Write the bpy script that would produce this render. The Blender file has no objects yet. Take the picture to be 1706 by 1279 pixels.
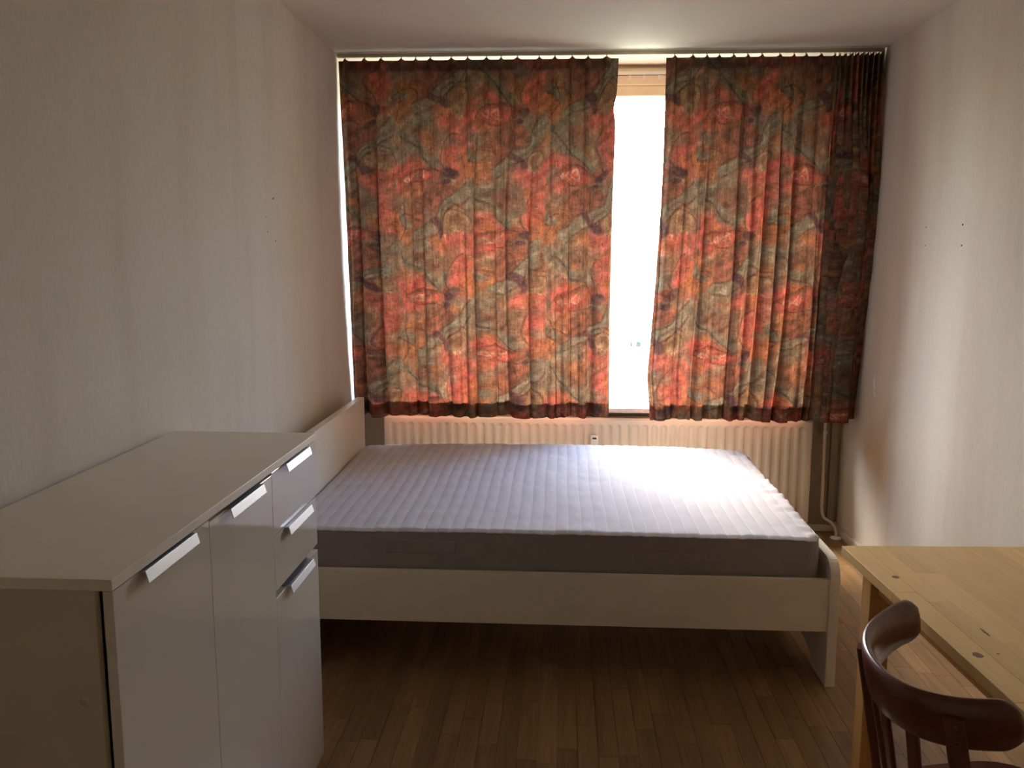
import bpy, bmesh, math, random
import numpy as np
from mathutils import Matrix, Vector

random.seed(7)
rng = np.random.default_rng(11)
scene = bpy.context.scene
col = scene.collection

# ------------------------------------------------------------------ camera
F_PX, YAW, PITCH, ROLL, CAM_H = 1439.12, 0.0567, 0.1471, 0.0020, 1.5845
fw = Vector((-math.sin(YAW) * math.cos(PITCH), math.cos(YAW) * math.cos(PITCH), -math.sin(PITCH)))
rt = Vector((math.cos(YAW), math.sin(YAW), 0))
up = rt.cross(fw)
r2 = rt * math.cos(ROLL) + up * math.sin(ROLL)
u2 = -rt * math.sin(ROLL) + up * math.cos(ROLL)
cam_d = bpy.data.cameras.new('camera')
cam = bpy.data.objects.new('camera', cam_d)
col.objects.link(cam)
cam_d.sensor_fit = 'HORIZONTAL'
cam_d.sensor_width = 36.0
cam_d.lens = F_PX / 1706 * 36.0
cam_d.clip_start = 0.02
cam_d.clip_end = 2000
m = Matrix((r2, u2, -fw)).transposed().to_4x4()
m.translation = Vector((0, 0, CAM_H))
cam.matrix_world = m
scene.camera = cam

# ------------------------------------------------------------------ daylight
SKY_STRENGTH = 8.2
world = bpy.data.worlds.new('overcast_sky')
scene.world = world
world.use_nodes = True
bg = world.node_tree.nodes['Background']
sky = world.node_tree.nodes.new('ShaderNodeTexSky')     # hazy bright sky, the sun out of view to the left
sky.sky_type = 'NISHITA'
sky.sun_disc = False
sky.sun_elevation = math.radians(52)
sky.sun_rotation = math.radians(-32)
sky.air_density = 1.0
sky.dust_density = 4.6
sky.ozone_density = 1.0
world.node_tree.links.new(sky.outputs[0], bg.inputs['Color'])
bg.inputs['Strength'].default_value = SKY_STRENGTH
# a sampling portal in the window opening: it emits nothing, it only tells the renderer where the sky comes in
pd = bpy.data.lights.new('window_portal', 'AREA')
pd.shape = 'RECTANGLE'
pd.size, pd.size_y = 2.40, 1.74
pd.cycles.is_portal = True
po = bpy.data.objects.new('window_portal', pd)
col.objects.link(po)
po.location = (0.065, 5.16, 1.605)
po.rotation_euler = (-math.pi / 2, 0, 0)

vs = scene.view_settings
vs.view_transform = 'Standard'
vs.look = 'None'
vs.gamma = 1.0
vs.use_curve_mapping = False
vs.exposure = 0.0
cy = scene.cycles
cy.max_bounces = 14
cy.diffuse_bounces = 9
cy.glossy_bounces = 5
cy.transparent_max_bounces = 12
cy.caustics_reflective = False
cy.caustics_refractive = False
cy.use_denoising = True

# ------------------------------------------------------------------ helpers
def tag(o, label=None, cat=None, group=None, kind=None):
    if label: o['label'] = label
    if cat: o['category'] = cat
    if group: o['group'] = group
    if kind: o['kind'] = kind
    return o

def empty(name, loc, rz=0.0):
    o = bpy.data.objects.new(name, None)
    o.empty_display_size = 0.1
    col.objects.link(o)
    o.location = loc
    o.rotation_euler = (0, 0, rz)
    return o

def world_loc(o):
    v = Vector(o.location)
    while o.parent:
        o = o.parent
        v += Vector(o.location)
    return v

def put(o, parent, local=False):
    """parent o; o.location is given in world space unless local"""
    if parent:
        o.parent = parent
        if not local:
            o.location = Vector(o.location) - world_loc(parent)
    return o

def from_mesh(name, me, mat, parent=None, loc=(0, 0, 0), local=False):
    o = bpy.data.objects.new(name, me)
    col.objects.link(o)
    if mat and not me.materials: me.materials.append(mat)
    o.location = loc
    return put(o, parent, local)

def mesh_of(name, verts, faces, smooth=False):
    me = bpy.data.meshes.new(name)
    me.from_pydata([tuple(v) for v in verts], [], [tuple(f) for f in faces])
    if smooth:
        me.polygons.foreach_set('use_smooth', [True] * len(me.polygons))
    me.update()
    return me

def pmesh(name, verts, faces, mat, parent=None, smooth=False, local=False):
    """mesh in world coordinates, origin moved to its bounding-box centre"""
    a = np.array(verts, dtype=float)
    c = (a.min(0) + a.max(0)) / 2
    me = mesh_of(name, a - c, faces, smooth)
    return from_mesh(name, me, mat, parent, tuple(c), local)

def bm_box(bm, x0, x1, y0, y1, z0, z1):
    vs_ = [bm.verts.new(p) for p in ((x0, y0, z0), (x1, y0, z0), (x1, y1, z0), (x0, y1, z0),
                                     (x0, y0, z1), (x1, y0, z1), (x1, y1, z1), (x0, y1, z1))]
    for f in ((3, 2, 1, 0), (4, 5, 6, 7), (0, 1, 5, 4), (1, 2, 6, 5), (2, 3, 7, 6), (3, 0, 4, 7)):
        bm.faces.new([vs_[i] for i in f])

def box_mesh(name, sx, sy, sz, bevel=0.0, seg=2):
    bm = bmesh.new()
    bm_box(bm, -sx / 2, sx / 2, -sy / 2, sy / 2, -sz / 2, sz / 2)
    if bevel:
        bmesh.ops.bevel(bm, geom=bm.edges[:], offset=bevel, segments=seg, affect='EDGES', profile=0.5)
    me = bpy.data.meshes.new(name)
    bm.to_mesh(me)
    bm.free()
    return me

def box(name, x0, x1, y0, y1, z0, z1, mat, parent=None, bevel=0.0, seg=2, local=False):
    me = box_mesh(name, x1 - x0, y1 - y0, z1 - z0, bevel, seg)
    return from_mesh(name, me, mat, parent, ((x0 + x1) / 2, (y0 + y1) / 2, (z0 + z1) / 2), local)

def prism(name, poly, axis, a, b, mat, parent=None, bevel=0.0, local=False, smooth=False):
    """polygon (list of 2-tuples) extruded along an axis from a to b"""
    bm = bmesh.new()
    def P(u, v, t):
        return {'x': (t, u, v), 'y': (u, t, v), 'z': (u, v, t)}[axis]
    A = [bm.verts.new(P(u, v, a)) for u, v in poly]
    B = [bm.verts.new(P(u, v, b)) for u, v in poly]
    n = len(poly)
    bm.faces.new(A[::-1]); bm.faces.new(B)
    for i in range(n):
        bm.faces.new((A[i], A[(i + 1) % n], B[(i + 1) % n], B[i]))
    bmesh.ops.recalc_face_normals(bm, faces=bm.faces[:])
    if bevel:
        ed = [e for e in bm.edges if len(e.link_faces) == 2 and e.calc_face_angle(0) > 0.9]
        bmesh.ops.bevel(bm, geom=ed, offset=bevel, segments=2, affect='EDGES', profile=0.5)
    co = np.array([v.co for v in bm.verts])
    c = (co.min(0) + co.max(0)) / 2
    bmesh.ops.translate(bm, verts=bm.verts[:], vec=Vector(-c))
    me = bpy.data.meshes.new(name)
    bm.to_mesh(me); bm.free()
    return from_mesh(name, me, mat, parent, tuple(c), local)

def tube(name, pts, rad, mat, parent=None, n=12, local=False, caps=True):
    pts = [Vector(p) for p in pts]
    rads = rad if isinstance(rad, (list, tuple)) else [rad] * len(pts)
    verts, faces = [], []
    prev = None
    for i, p in enumerate(pts):
        t = (pts[min(i + 1, len(pts) - 1)] - pts[max(i - 1, 0)]).normalized()
        if prev is None:
            ref = Vector((0, 0, 1)) if abs(t.z) < 0.9 else Vector((1, 0, 0))
            a = t.cross(ref).normalized()
        else:
            a = (prev - t * prev.dot(t)).normalized()
        prev = a
        b = t.cross(a)
        for k in range(n):
            an = 2 * math.pi * k / n
            verts.append(p + (a * math.cos(an) + b * math.sin(an)) * rads[i])
    for i in range(len(pts) - 1):
        for k in range(n):
            faces.append((i * n + k, i * n + (k + 1) % n, (i + 1) * n + (k + 1) % n, (i + 1) * n + k))
    if caps:
        faces.append(tuple(range(n))[::-1])
        faces.append(tuple((len(pts) - 1) * n + k for k in range(n)))
    return pmesh(name, verts, faces, mat, parent, True, local)

def smooth_path(pts, per=8):
    P = [Vector(pts[0])] + [Vector(p) for p in pts] + [Vector(pts[-1])]
    out = []
    for i in range(1, len(P) - 2):
        for k in range(per):
            t = k / per
            a, b, c, d = P[i - 1], P[i], P[i + 1], P[i + 2]
            out.append(0.5 * ((2 * b) + (c - a) * t + (2 * a - 5 * b + 4 * c - d) * t * t + (3 * b - a - 3 * c + d) * t ** 3))
    out.append(P[-2])
    return out

def lathe(name, prof, mat, parent=None, n=20, loc=(0, 0, 0), local=False, axis='z'):
    verts, faces = [], []
    for r, z in prof:
        for k in range(n):
            an = 2 * math.pi * k / n
            p = (r * math.cos(an), r * math.sin(an), z)
            if axis == 'x': p = (p[2], p[0], p[1])
            if axis == 'y': p = (p[0], p[2], p[1])
            verts.append((p[0] + loc[0], p[1] + loc[1], p[2] + loc[2]))
    for i in range(len(prof) - 1):
        for k in range(n):
            faces.append((i * n + k, i * n + (k + 1) % n, (i + 1) * n + (k + 1) % n, (i + 1) * n + k))
    faces.append(tuple(range(n))[::-1])
    faces.append(tuple((len(prof) - 1) * n + k for k in range(n)))
    o = pmesh(name, verts, faces, mat, parent, True, local)
    return o

# ------------------------------------------------------------------ materials
def nmat(name):
    ma = bpy.data.materials.new(name)
    ma.use_nodes = True
    nt = ma.node_tree
    return ma, nt, nt.nodes['Principled BSDF']

def N(nt, typ, **kw):
    n = nt.nodes.new(typ)
    for k, v in kw.items():
        if k in n.inputs: n.inputs[k].default_value = v
        else: setattr(n, k, v)
    return n

def mix_col(nt, fac, a, b, blend='MIX'):
    n = nt.nodes.new('ShaderNodeMix')
    n.data_type = 'RGBA'
    n.blend_type = blend
    for sock, v in ((0, fac), (6, a), (7, b)):
        if hasattr(v, 'is_output'): nt.links.new(v, n.inputs[sock])
        elif sock == 0: n.inputs[0].default_value = v
        else: n.inputs[sock].default_value = (*v, 1)
    return n.outputs[2]

def ramp(nt, src, stops):
    n = nt.nodes.new('ShaderNodeValToRGB')
    e = n.color_ramp.elements
    e[0].position, e[0].color = stops[0][0], (*stops[0][1], 1)
    e[1].position, e[1].color = stops[-1][0], (*stops[-1][1], 1)
    for p, c in stops[1:-1]:
        x = e.new(p); x.color = (*c, 1)
    nt.links.new(src, n.inputs[0])
    return n.outputs[0]

def coords(nt, scale=(1, 1, 1), kind='Object'):
    tc = N(nt, 'ShaderNodeTexCoord')
    mp = N(nt, 'ShaderNodeMapping')
    mp.inputs['Scale'].default_value = scale
    nt.links.new(tc.outputs[kind], mp.inputs[0])
    return mp.outputs[0]

def noise(nt, vec, scale, detail=3, rough=0.5):
    n = N(nt, 'ShaderNodeTexNoise')
    n.inputs['Scale'].default_value = scale
    n.inputs['Detail'].default_value = detail
    n.inputs['Roughness'].default_value = rough
    nt.links.new(vec, n.inputs['Vector'])
    return n.outputs['Fac']

def bump(nt, bs, h, strength, dist=0.01):
    b = N(nt, 'ShaderNodeBump')
    b.inputs['Strength'].default_value = strength
    b.inputs['Distance'].default_value = dist
    nt.links.new(h, b.inputs['Height'])
    nt.links.new(b.outputs[0], bs.inputs['Normal'])

def plain(name, c, rough=0.5, metal=0.0, spec=0.5, var=0.04, scale=30, bmp=0.0, bscale=200):
    ma, nt, bs = nmat(name)
    v = coords(nt)
    nz = noise(nt, v, scale)
    lo = tuple(max(0, x * (1 - var)) for x in c); hi = tuple(min(1, x * (1 + var)) for x in c)
    nt.links.new(ramp(nt, nz, [(0.3, lo), (0.7, hi)]), bs.inputs['Base Color'])
    bs.inputs['Roughness'].default_value = rough
    bs.inputs['Metallic'].default_value = metal
    bs.inputs['Specular IOR Level'].default_value = spec
    if bmp:
        bump(nt, bs, noise(nt, v, bscale, 4), bmp, 0.002)
    return ma

def wall_mat():
    ma, nt, bs = nmat('wallpaper_off_white')
    v = coords(nt)
    vs2 = coords(nt, (2.2, 2.2, 0.35))
    big = noise(nt, vs2, 2.0, 3, 0.55)
    c1 = ramp(nt, big, [(0.30, (0.68, 0.62, 0.53)), (0.5, (0.75, 0.70, 0.61)), (0.75, (0.77, 0.73, 0.645))])
    fine = noise(nt, coords(nt, (90, 90, 40)), 1.0, 4, 0.65)
    c2 = mix_col(nt, 0.16, c1, ramp(nt, fine, [(0.3, (0.5, 0.47, 0.4)), (0.7, (0.85, 0.83, 0.77))]))
    nt.links.new(c2, bs.inputs['Base Color'])
    bs.inputs['Roughness'].default_value = 0.75
    bs.inputs['Specular IOR Level'].default_value = 0.25
    bump(nt, bs, fine, 0.35, 0.003)
    return ma

def wood_mat(name, c_lo, c_mid, c_hi, grain_axis='y', rough=0.4, var=0.25, per_piece=True, gscale=1.0, coat=0.0):
    ma, nt, bs = nmat(name)
    oi = N(nt, 'ShaderNodeObjectInfo')
    geo = N(nt, 'ShaderNodeNewGeometry')
    rnd = N(nt, 'ShaderNodeMath', operation='ADD')
    nt.links.new(oi.outputs['Random'], rnd.inputs[0])
    nt.links.new(geo.outputs['Random Per Island'], rnd.inputs[1])
    fr = N(nt, 'ShaderNodeMath', operation='FRACT')
    nt.links.new(rnd.outputs[0], fr.inputs[0])
    tc = N(nt, 'ShaderNodeTexCoord')
    off = N(nt, 'ShaderNodeVectorMath', operation='MULTIPLY_ADD')
    comb = N(nt, 'ShaderNodeCombineXYZ')
    for i in range(3): nt.links.new(fr.outputs[0], comb.inputs[i])
    nt.links.new(comb.outputs[0], off.inputs[0])
    off.inputs[1].default_value = (7.3, 11.1, 5.7)
    nt.links.new(tc.outputs['Object'], off.inputs[2])
    mp = N(nt, 'ShaderNodeMapping')
    s = {'x': (1.6, 30, 30), 'y': (30, 1.6, 30), 'z': (30, 30, 1.6)}[grain_axis]
    mp.inputs['Scale'].default_value = tuple(k * gscale for k in s)
    nt.links.new(off.outputs[0], mp.inputs[0])
    g1 = noise(nt, mp.outputs[0], 1.0, 5, 0.6)
    mp2 = N(nt, 'ShaderNodeMapping')
    mp2.inputs['Scale'].default_value = tuple(k * gscale * 5 for k in s)
    nt.links.new(off.outputs[0], mp2.inputs[0])
    g2 = noise(nt, mp2.outputs[0], 1.0, 3, 0.6)
    c = ramp(nt, g1, [(0.28, c_lo), (0.5, c_mid), (0.75, c_hi)])
    c = mix_col(nt, 0.35, c, ramp(nt, g2, [(0.35, c_lo), (0.65, c_hi)]), 'MIX')
    if per_piece:
        tone = ramp(nt, fr.outputs[0], [(0.0, (1 - var,) * 3), (0.5, (1.0, 0.98, 0.95)), (1.0, (1 + var,) * 3)])
        c = mix_col(nt, 1.0, c, tone, 'MULTIPLY')
    nt.links.new(c, bs.inputs['Base Color'])
    bs.inputs['Roughness'].default_value = rough
    bs.inputs['Coat Weight'].default_value = coat
    bump(nt, bs, g2, 0.12, 0.001)
    return ma

def fabric_mat(name, c, rough=0.9, weave=900, var=0.1, sheen=0.1):
    ma, nt, bs = nmat(name)
    v = coords(nt)
    a = noise(nt, v, 14, 4, 0.6)
    b = noise(nt, v, weave, 2, 0.5)
    lo = tuple(x * (1 - var) for x in c); hi = tuple(x * (1 + var) for x in c)
    cc = ramp(nt, a, [(0.3, lo), (0.7, hi)])
    cc = mix_col(nt, 0.25, cc, ramp(nt, b, [(0.3, lo), (0.7, hi)]))
    nt.links.new(cc, bs.inputs['Base Color'])
    bs.inputs['Roughness'].default_value = rough
    bs.inputs['Sheen Weight'].default_value = sheen
    bs.inputs['Specular IOR Level'].default_value = 0.2
    bump(nt, bs, a, 0.15, 0.004)
    return ma

def curtain_mat():
    ma = bpy.data.materials.new('printed_curtain_cotton')
    ma.use_nodes = True
    nt = ma.node_tree
    nt.nodes.remove(nt.nodes['Principled BSDF'])
    out = nt.nodes['Material Output']
    at = N(nt, 'ShaderNodeAttribute', attribute_name='print')
    uv = N(nt, 'ShaderNodeUVMap', uv_map='cloth')
    def uvn(scale, sx, sy, d=3, r=0.6):
        mp = N(nt, 'ShaderNodeMapping'); mp.inputs['Scale'].default_value = (sx, sy, 1)
        nt.links.new(uv.outputs[0], mp.inputs[0])
        return noise(nt, mp.outputs[0], scale, d, r)
    mo = uvn(1.0, 26, 18, 6, 0.75)          # blotchy over-dye
    sp = uvn(1.0, 75, 60, 6, 0.8)          # ink speckle
    st = uvn(1.0, 260, 14, 3, 0.6)          # vertical streaks of the weave
    th = uvn(1.0, 900, 900, 2, 0.5)
    spk = ramp(nt, sp, [(0.32, (0.34, 0.28, 0.26)), (0.45, (0.88, 0.86, 0.84)), (0.55, (1.0, 1.0, 1.0)), (0.64, (1.5, 1.45, 1.35)), (0.72, (2.3, 2.1, 1.8))])
    c = mix_col(nt, ramp(nt, mo, [(0.44, (0, 0, 0)), (0.62, (0.7, 0.7, 0.7))]), at.outputs['Color'], (0.20, 0.125, 0.085))
    c = mix_col(nt, ramp(nt, mo, [(0.30, (0.55, 0.55, 0.55)), (0.42, (0, 0, 0))]), c, (0.24, 0.225, 0.165))
    c = mix_col(nt, 0.95, c, spk, 'MULTIPLY')
    c = mix_col(nt, 0.55, c, ramp(nt, st, [(0.3, (0.50, 0.48, 0.48)), (0.7, (1.4, 1.4, 1.4))]), 'MULTIPLY')
    c = mix_col(nt, 0.3, c, ramp(nt, th, [(0.3, (0.7, 0.7, 0.7)), (0.7, (1.25, 1.25, 1.25))]), 'MULTIPLY')
    dif = N(nt, 'ShaderNodeBsdfDiffuse')
    tr = N(nt, 'ShaderNodeBsdfTranslucent')
    nt.links.new(mix_col(nt, 1.0, c, (0.62, 0.62, 0.62), 'MULTIPLY'), dif.inputs['Color'])
    # dyed thread lets the light through in its own, deeper colour
    nt.links.new(mix_col(nt, 1.0, c, (0.068, 0.050, 0.0405), 'MULTIPLY'), tr.inputs['Color'])
    add = N(nt, 'ShaderNodeAddShader')
    nt.links.new(dif.outputs[0], add.inputs[0])
    nt.links.new(tr.outputs[0], add.inputs[1])
    nt.links.new(add.outputs[0], out.inputs['Surface'])
    return ma

def glass_mat():
    ma = bpy.data.materials.new('clear_window_glass')
    ma.use_nodes = True
    nt = ma.node_tree
    nt.nodes.remove(nt.nodes['Principled BSDF'])
    out = nt.nodes['Material Output']
    t = N(nt, 'ShaderNodeBsdfTransparent'); t.inputs['Color'].default_value = (0.95, 0.97, 0.97, 1)
    g = N(nt, 'ShaderNodeBsdfGlossy'); g.inputs['Roughness'].default_value = 0.02
    fr = N(nt, 'ShaderNodeFresnel'); fr.inputs['IOR'].default_value = 1.45
    gb = N(nt, 'ShaderNodeNewGeometry')       # thin pane: same reflectance from either face
    io = N(nt, 'ShaderNodeMapRange')
    io.inputs['To Min'].default_value = 1.45
    io.inputs['To Max'].default_value = 1 / 1.45
    nt.links.new(gb.outputs['Backfacing'], io.inputs['Value'])
    nt.links.new(io.outputs[0], fr.inputs['IOR'])
    mx = N(nt, 'ShaderNodeMixShader')
    nt.links.new(fr.outputs[0], mx.inputs[0])
    nt.links.new(t.outputs[0], mx.inputs[1]); nt.links.new(g.outputs[0], mx.inputs[2])
    nt.links.new(mx.outputs[0], out.inputs['Surface'])
    return ma

def sticker_mat():
    ma = bpy.data.materials.new('pale_blue_sticker')
    ma.use_nodes = True
    nt = ma.node_tree
    nt.nodes.remove(nt.nodes['Principled BSDF'])
    t = N(nt, 'ShaderNodeBsdfTranslucent')
    c = ramp(nt, noise(nt, coords(nt), 120, 3), [(0.35, (0.11, 0.145, 0.155)), (0.65, (0.15, 0.165, 0.17))])
    nt.links.new(c, t.inputs['Color'])
    nt.links.new(t.outputs[0], nt.nodes['Material Output'].inputs['Surface'])
    return ma

M = {
    'wall': wall_mat(),
    'ceiling': plain('ceiling_white_paint', (0.66, 0.61, 0.53), 0.8, spec=0.2, var=0.03, scale=2, bmp=0.1, bscale=60),
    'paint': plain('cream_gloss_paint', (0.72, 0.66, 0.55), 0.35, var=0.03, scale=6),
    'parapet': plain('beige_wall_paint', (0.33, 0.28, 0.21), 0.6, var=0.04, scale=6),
    'headwood': plain('varnished_pale_window_wood', (0.80, 0.68, 0.50), 0.4, var=0.05, scale=9),
    'sill': plain('grey_stone_sill', (0.50, 0.47, 0.42), 0.3, var=0.08, scale=40),
    'pvc': plain('white_plastic', (0.82, 0.80, 0.74), 0.35, var=0.02),
    'rail': plain('shade_toned_white_plastic', (0.46, 0.42, 0.30), 0.4, var=0.04),  # white plastic rail, its backlit shade put into this olive tone
    'radiator': plain('cream_radiator_enamel', (0.66, 0.57, 0.46), 0.35, var=0.02, scale=5),
    'bed': plain('white_foil_board', (0.76, 0.71, 0.60), 0.35, var=0.03, scale=8, bmp=0.05, bscale=120),
    'lacquer': plain('white_high_gloss_lacquer', (0.80, 0.75, 0.66), 0.05, var=0.015, scale=3),
    'cabtop': plain('white_worktop_laminate', (0.84, 0.79, 0.66), 0.30, var=0.02, scale=6),
    'carcass': plain('cream_melamine', (0.66, 0.58, 0.44), 0.4, var=0.03, scale=6),
    'edge': plain('ivory_edge_band', (0.68, 0.62, 0.48), 0.35, var=0.03),
    'dark': plain('dark_recess_board', (0.10, 0.085, 0.06), 0.7),
    'alu': plain('brushed_aluminium', (0.72, 0.75, 0.78), 0.42, metal=1.0, var=0.05, scale=300),
    'black': plain('black_plastic', (0.015, 0.015, 0.017), 0.4),
    'steel': plain('screw_steel', (0.16, 0.13, 0.12), 0.45, metal=1.0),
    'ticking': fabric_mat('grey_quilted_ticking', (0.58, 0.565, 0.61), var=0.06),
    'thread': fabric_mat('pale_quilting_thread', (0.74, 0.72, 0.74), var=0.05),
    'band': fabric_mat('shade_toned_grey_side_cloth', (0.30, 0.265, 0.27), var=0.08),  # sides face away from the window; their shade is in the cloth colour
    'floor': wood_mat('oak_laminate', (0.17, 0.094, 0.040), (0.27, 0.160, 0.072), (0.36, 0.225, 0.11), 'y', 0.33, 0.20),
    'pine': wood_mat('oiled_solid_pine', (0.70, 0.45, 0.175), (0.78, 0.53, 0.22), (0.84, 0.60, 0.275), 'y', 0.38, 0.07, gscale=0.6),
    'pineleg': wood_mat('oiled_pine_leg', (0.50, 0.27, 0.085), (0.60, 0.34, 0.12), (0.68, 0.41, 0.16), 'z', 0.4, 0.06, gscale=0.6),
    'knot': plain('pine_knot', (0.20, 0.11, 0.055), 0.5, var=0.4, scale=300),
    'chair': wood_mat('mahogany_stained_beech', (0.085, 0.020, 0.013), (0.125, 0.032, 0.020), (0.17, 0.050, 0.032), 'y', 0.30, 0.06, gscale=1.0, coat=0.25),
    'curtain': curtain_mat(),
    'glass': glass_mat(),
    'paving': plain('grass_and_paving', (0.13, 0.14, 0.11), 0.8, var=0.15, scale=0.2),
    'concrete': plain('pale_facade_concrete', (0.55, 0.54, 0.51), 0.8, var=0.06, scale=2),
    'mark': sticker_mat(),
    'scrape': plain('scraped_plaster', (0.82, 0.81, 0.78), 0.9, var=0.12, scale=60),
    'rubber': plain('dark_plug', (0.03, 0.025, 0.02), 0.7),
}

_b = M['lacquer'].node_tree.nodes['Principled BSDF']
_b.inputs['Coat Weight'].default_value = 1.0
_b.inputs['Coat IOR'].default_value = 1.6
_b.inputs['Coat Roughness'].default_value = 0.02

# ------------------------------------------------------------------ room shell
XL, XR, YB, YW, ZC = -1.1764, 1.6143, -0.60, 4.9666, 2.6219
S = 'structure'
wl = tag(box('wall_left', XL - 0.15, XL, YB - 0.15, 5.22, -0.2, ZC + 0.2, M['wall']), 'off-white textured wallpaper wall behind the white cabinet', kind=S)
wr = tag(box('wall_right', XR, XR + 0.15, YB - 0.15, 5.22, -0.2, ZC + 0.2, M['wall']), 'bright off-white wallpaper wall beside the wooden table', kind=S)
tag(box('wall_back', XL, XR, YB - 0.15, YB, -0.2, ZC + 0.2, M['wall']), 'plain off-white wall behind the viewer', kind=S)
tag(box('ceiling', XL, XR, YB, 5.22, ZC, ZC + 0.2, M['ceiling']), 'smooth white painted ceiling above the curtains', kind=S)
SILL_Z = 0.735
WX0, WX1, WZ0, WZ1 = -1.13, 1.26, SILL_Z, 2.47
wf = tag(empty('wall_front', (0.2, YW, 0)), 'beige wall around and below the window, behind the radiator', kind=S)
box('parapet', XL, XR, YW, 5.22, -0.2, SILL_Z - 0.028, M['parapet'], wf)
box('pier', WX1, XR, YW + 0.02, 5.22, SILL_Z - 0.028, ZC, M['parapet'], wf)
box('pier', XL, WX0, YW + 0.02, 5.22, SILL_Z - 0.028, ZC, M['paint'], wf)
box('lintel', WX0, WX1, YW + 0.03, 5.22, WZ1, ZC, M['paint'], wf)

# floor: one slab with single oak strips laid towards the window
fl = tag(box('floor', XL, XR, YB, YW, -0.2, -0.010, M['dark']), 'brown oak strip laminate floor', kind=S)
SW = 0.0655
nstrip = int((XR - XL) / SW) + 1
near, rest = [], []
for i in range(nstrip):
    x0 = XL + i * SW; x1 = min(x0 + SW, XR)
    y = YB - rng.uniform(0, 0.5)
    while y < YW:
        ln = rng.choice([0.28, 0.36, 0.44, 0.56, 0.68])
        a, b = max(y, YB), min(y + ln, YW)
        if b - a > 0.02:
            (near if b > 2.38 else rest).append((x0, x1, a, b))
        y += ln
near.sort(key=lambda q: q[3])
while len(near) > 290:
    rest.append(near.pop())          # farthest strips, under the bed by the window
g = 0.0006
cache = {}
for (x0, x1, a, b) in near:
    k = (round(x1 - x0, 4), round(b - a, 4))
    if k not in cache:
        cache[k] = box_mesh('plank', x1 - x0 - 2 * g, b - a - 2 * g, 0.010)
    from_mesh('plank', cache[k], M['floor'], fl, ((x0 + x1) / 2, (a + b) / 2, -0.005))
bm = bmesh.new()
for (x0, x1, a, b) in rest:
    bm_box(bm, x0 + g, x1 - g, a + g, b - g, -0.010, 0.0)
me = bpy.data.meshes.new('plank_field'); bm.to_mesh(me); bm.free()
tag(from_mesh('plank_field', me, M['floor'], fl), kind='stuff')

tag(box('baseboard_right', XR - 0.014, XR, YB, YW, 0, 0.058, M['paint'], bevel=0.004), 'low cream baseboard along the right wall', kind=S)
tag(box('baseboard_left', XL, XL + 0.014, YB, YW, 0, 0.058, M['paint'], bevel=0.004), 'low cream baseboard along the left wall', kind=S)
tag(box('baseboard_front', XL + 0.014, XR - 0.014, YW - 0.016, YW, 0, 0.040, M['paint'], bevel=0.004), 'low cream baseboard under the radiator', kind=S)
tag(box('trim_1', 1.552, 1.592, YW - 0.022, YW, 0.040, SILL_Z - 0.03, M['parapet'], bevel=0.003), 'narrow beige pipe casing strip in the right window corner', kind=S)
tag(box('trim_2', XL, XR, 4.838, 5.03, SILL_Z - 0.028, SILL_Z, M['sill'], bevel=0.004), 'long grey stone windowsill above the radiator', kind=S)

# nail holes and a scraped patch, on the walls they belong to
for (y, z, r) in ((3.534, 1.815, 0.0035), (3.522, 1.812, 0.003), (3.447, 1.678, 0.003), (3.539, 1.644, 0.003), (3.437, 1.735, 0.002)):
    lathe('nail_hole', [(r, 0.0), (r * 0.9, 0.0012)], M['rubber'], wl, 8, (XL, y, z), axis='x')
for (y, z, r) in ((3.995, 1.715, 0.003), (3.64, 1.713, 0.0048), (3.993, 1.634, 0.003), (3.636, 1.63, 0.004)):
    lathe('nail_hole', [(r * 0.9, -0.0012), (r, 0.0)], M['rubber'], wr, 8, (XR, y, z), axis='x')
for k, (cy_, cz_, sy_, sz_) in enumerate(((4.50, 0.945, 0.034, 0.050), (4.485, 0.885, 0.028, 0.026))):
    pl = []
    for q in range(18):
        an = 2 * math.pi * q / 18
        rr = 0.7 + 0.3 * math.sin(5 * an + k) * math.cos(3 * an + 1)
        pl.append((cy_ + sy_ * rr * math.cos(an), cz_ + sz_ * rr * math.sin(an)))
    prism('scraped_patch', pl, 'x', XR - 0.0012, XR, M['scrape'], wr)

# ------------------------------------------------------------------ window
win = tag(empty('window_1', (0.11, 5.08, SILL_Z)), 'wide pale-framed window behind the curtains', kind=S)
FY0, FY1 = 5.03, 5.10
box('head_board', WX0, WX1, YW - 0.004, YW + 0.03, 2.514, 2.603, M['headwood'], win, 0.004)
box('frame_head', WX0, WX1, YW + 0.006, FY1, 2.456, 2.514, M['headwood'], win, 0.008)
box('frame_stile', WX0, WX0 + 0.055, FY0, FY1, SILL_Z, 2.456, M['headwood'], win, 0.004)
box('frame_stile', WX1 - 0.055, WX1, FY0, FY1, SILL_Z, 2.456, M['headwood'], win, 0.004)
box('frame_sill', WX0 + 0.055, WX1 - 0.055, FY0, FY1, SILL_Z, SILL_Z + 0.012, M['headwood'], win, 0.003)
mull = 0.115
box('mullion', mull - 0.03, mull + 0.03, FY0, FY1, SILL_Z + 0.012, 2.456, M['headwood'], win, 0.004)
panes = []
for (a, b) in ((WX0 + 0.055, mull - 0.03), (mull + 0.03, WX1 - 0.055)):
    panes.append(box('pane', a, b, 5.066, 5.072, SILL_Z + 0.012, 2.456, M['glass'], win))
# faint blue marks on the glass
for (a, b) in ((0.405, 0.4175), (0.438, 0.468)):
    pts = [(a, 1.062), (b - (b - a) * 0.25, 1.060), (b, 1.070), (b - 0.003, 1.088), (a + (b - a) * 0.5, 1.092), (a + 0.002, 1.087)]
    prism('faint_mark', pts, 'y', 5.0635, 5.0655, M['mark'], panes[1])

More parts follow.
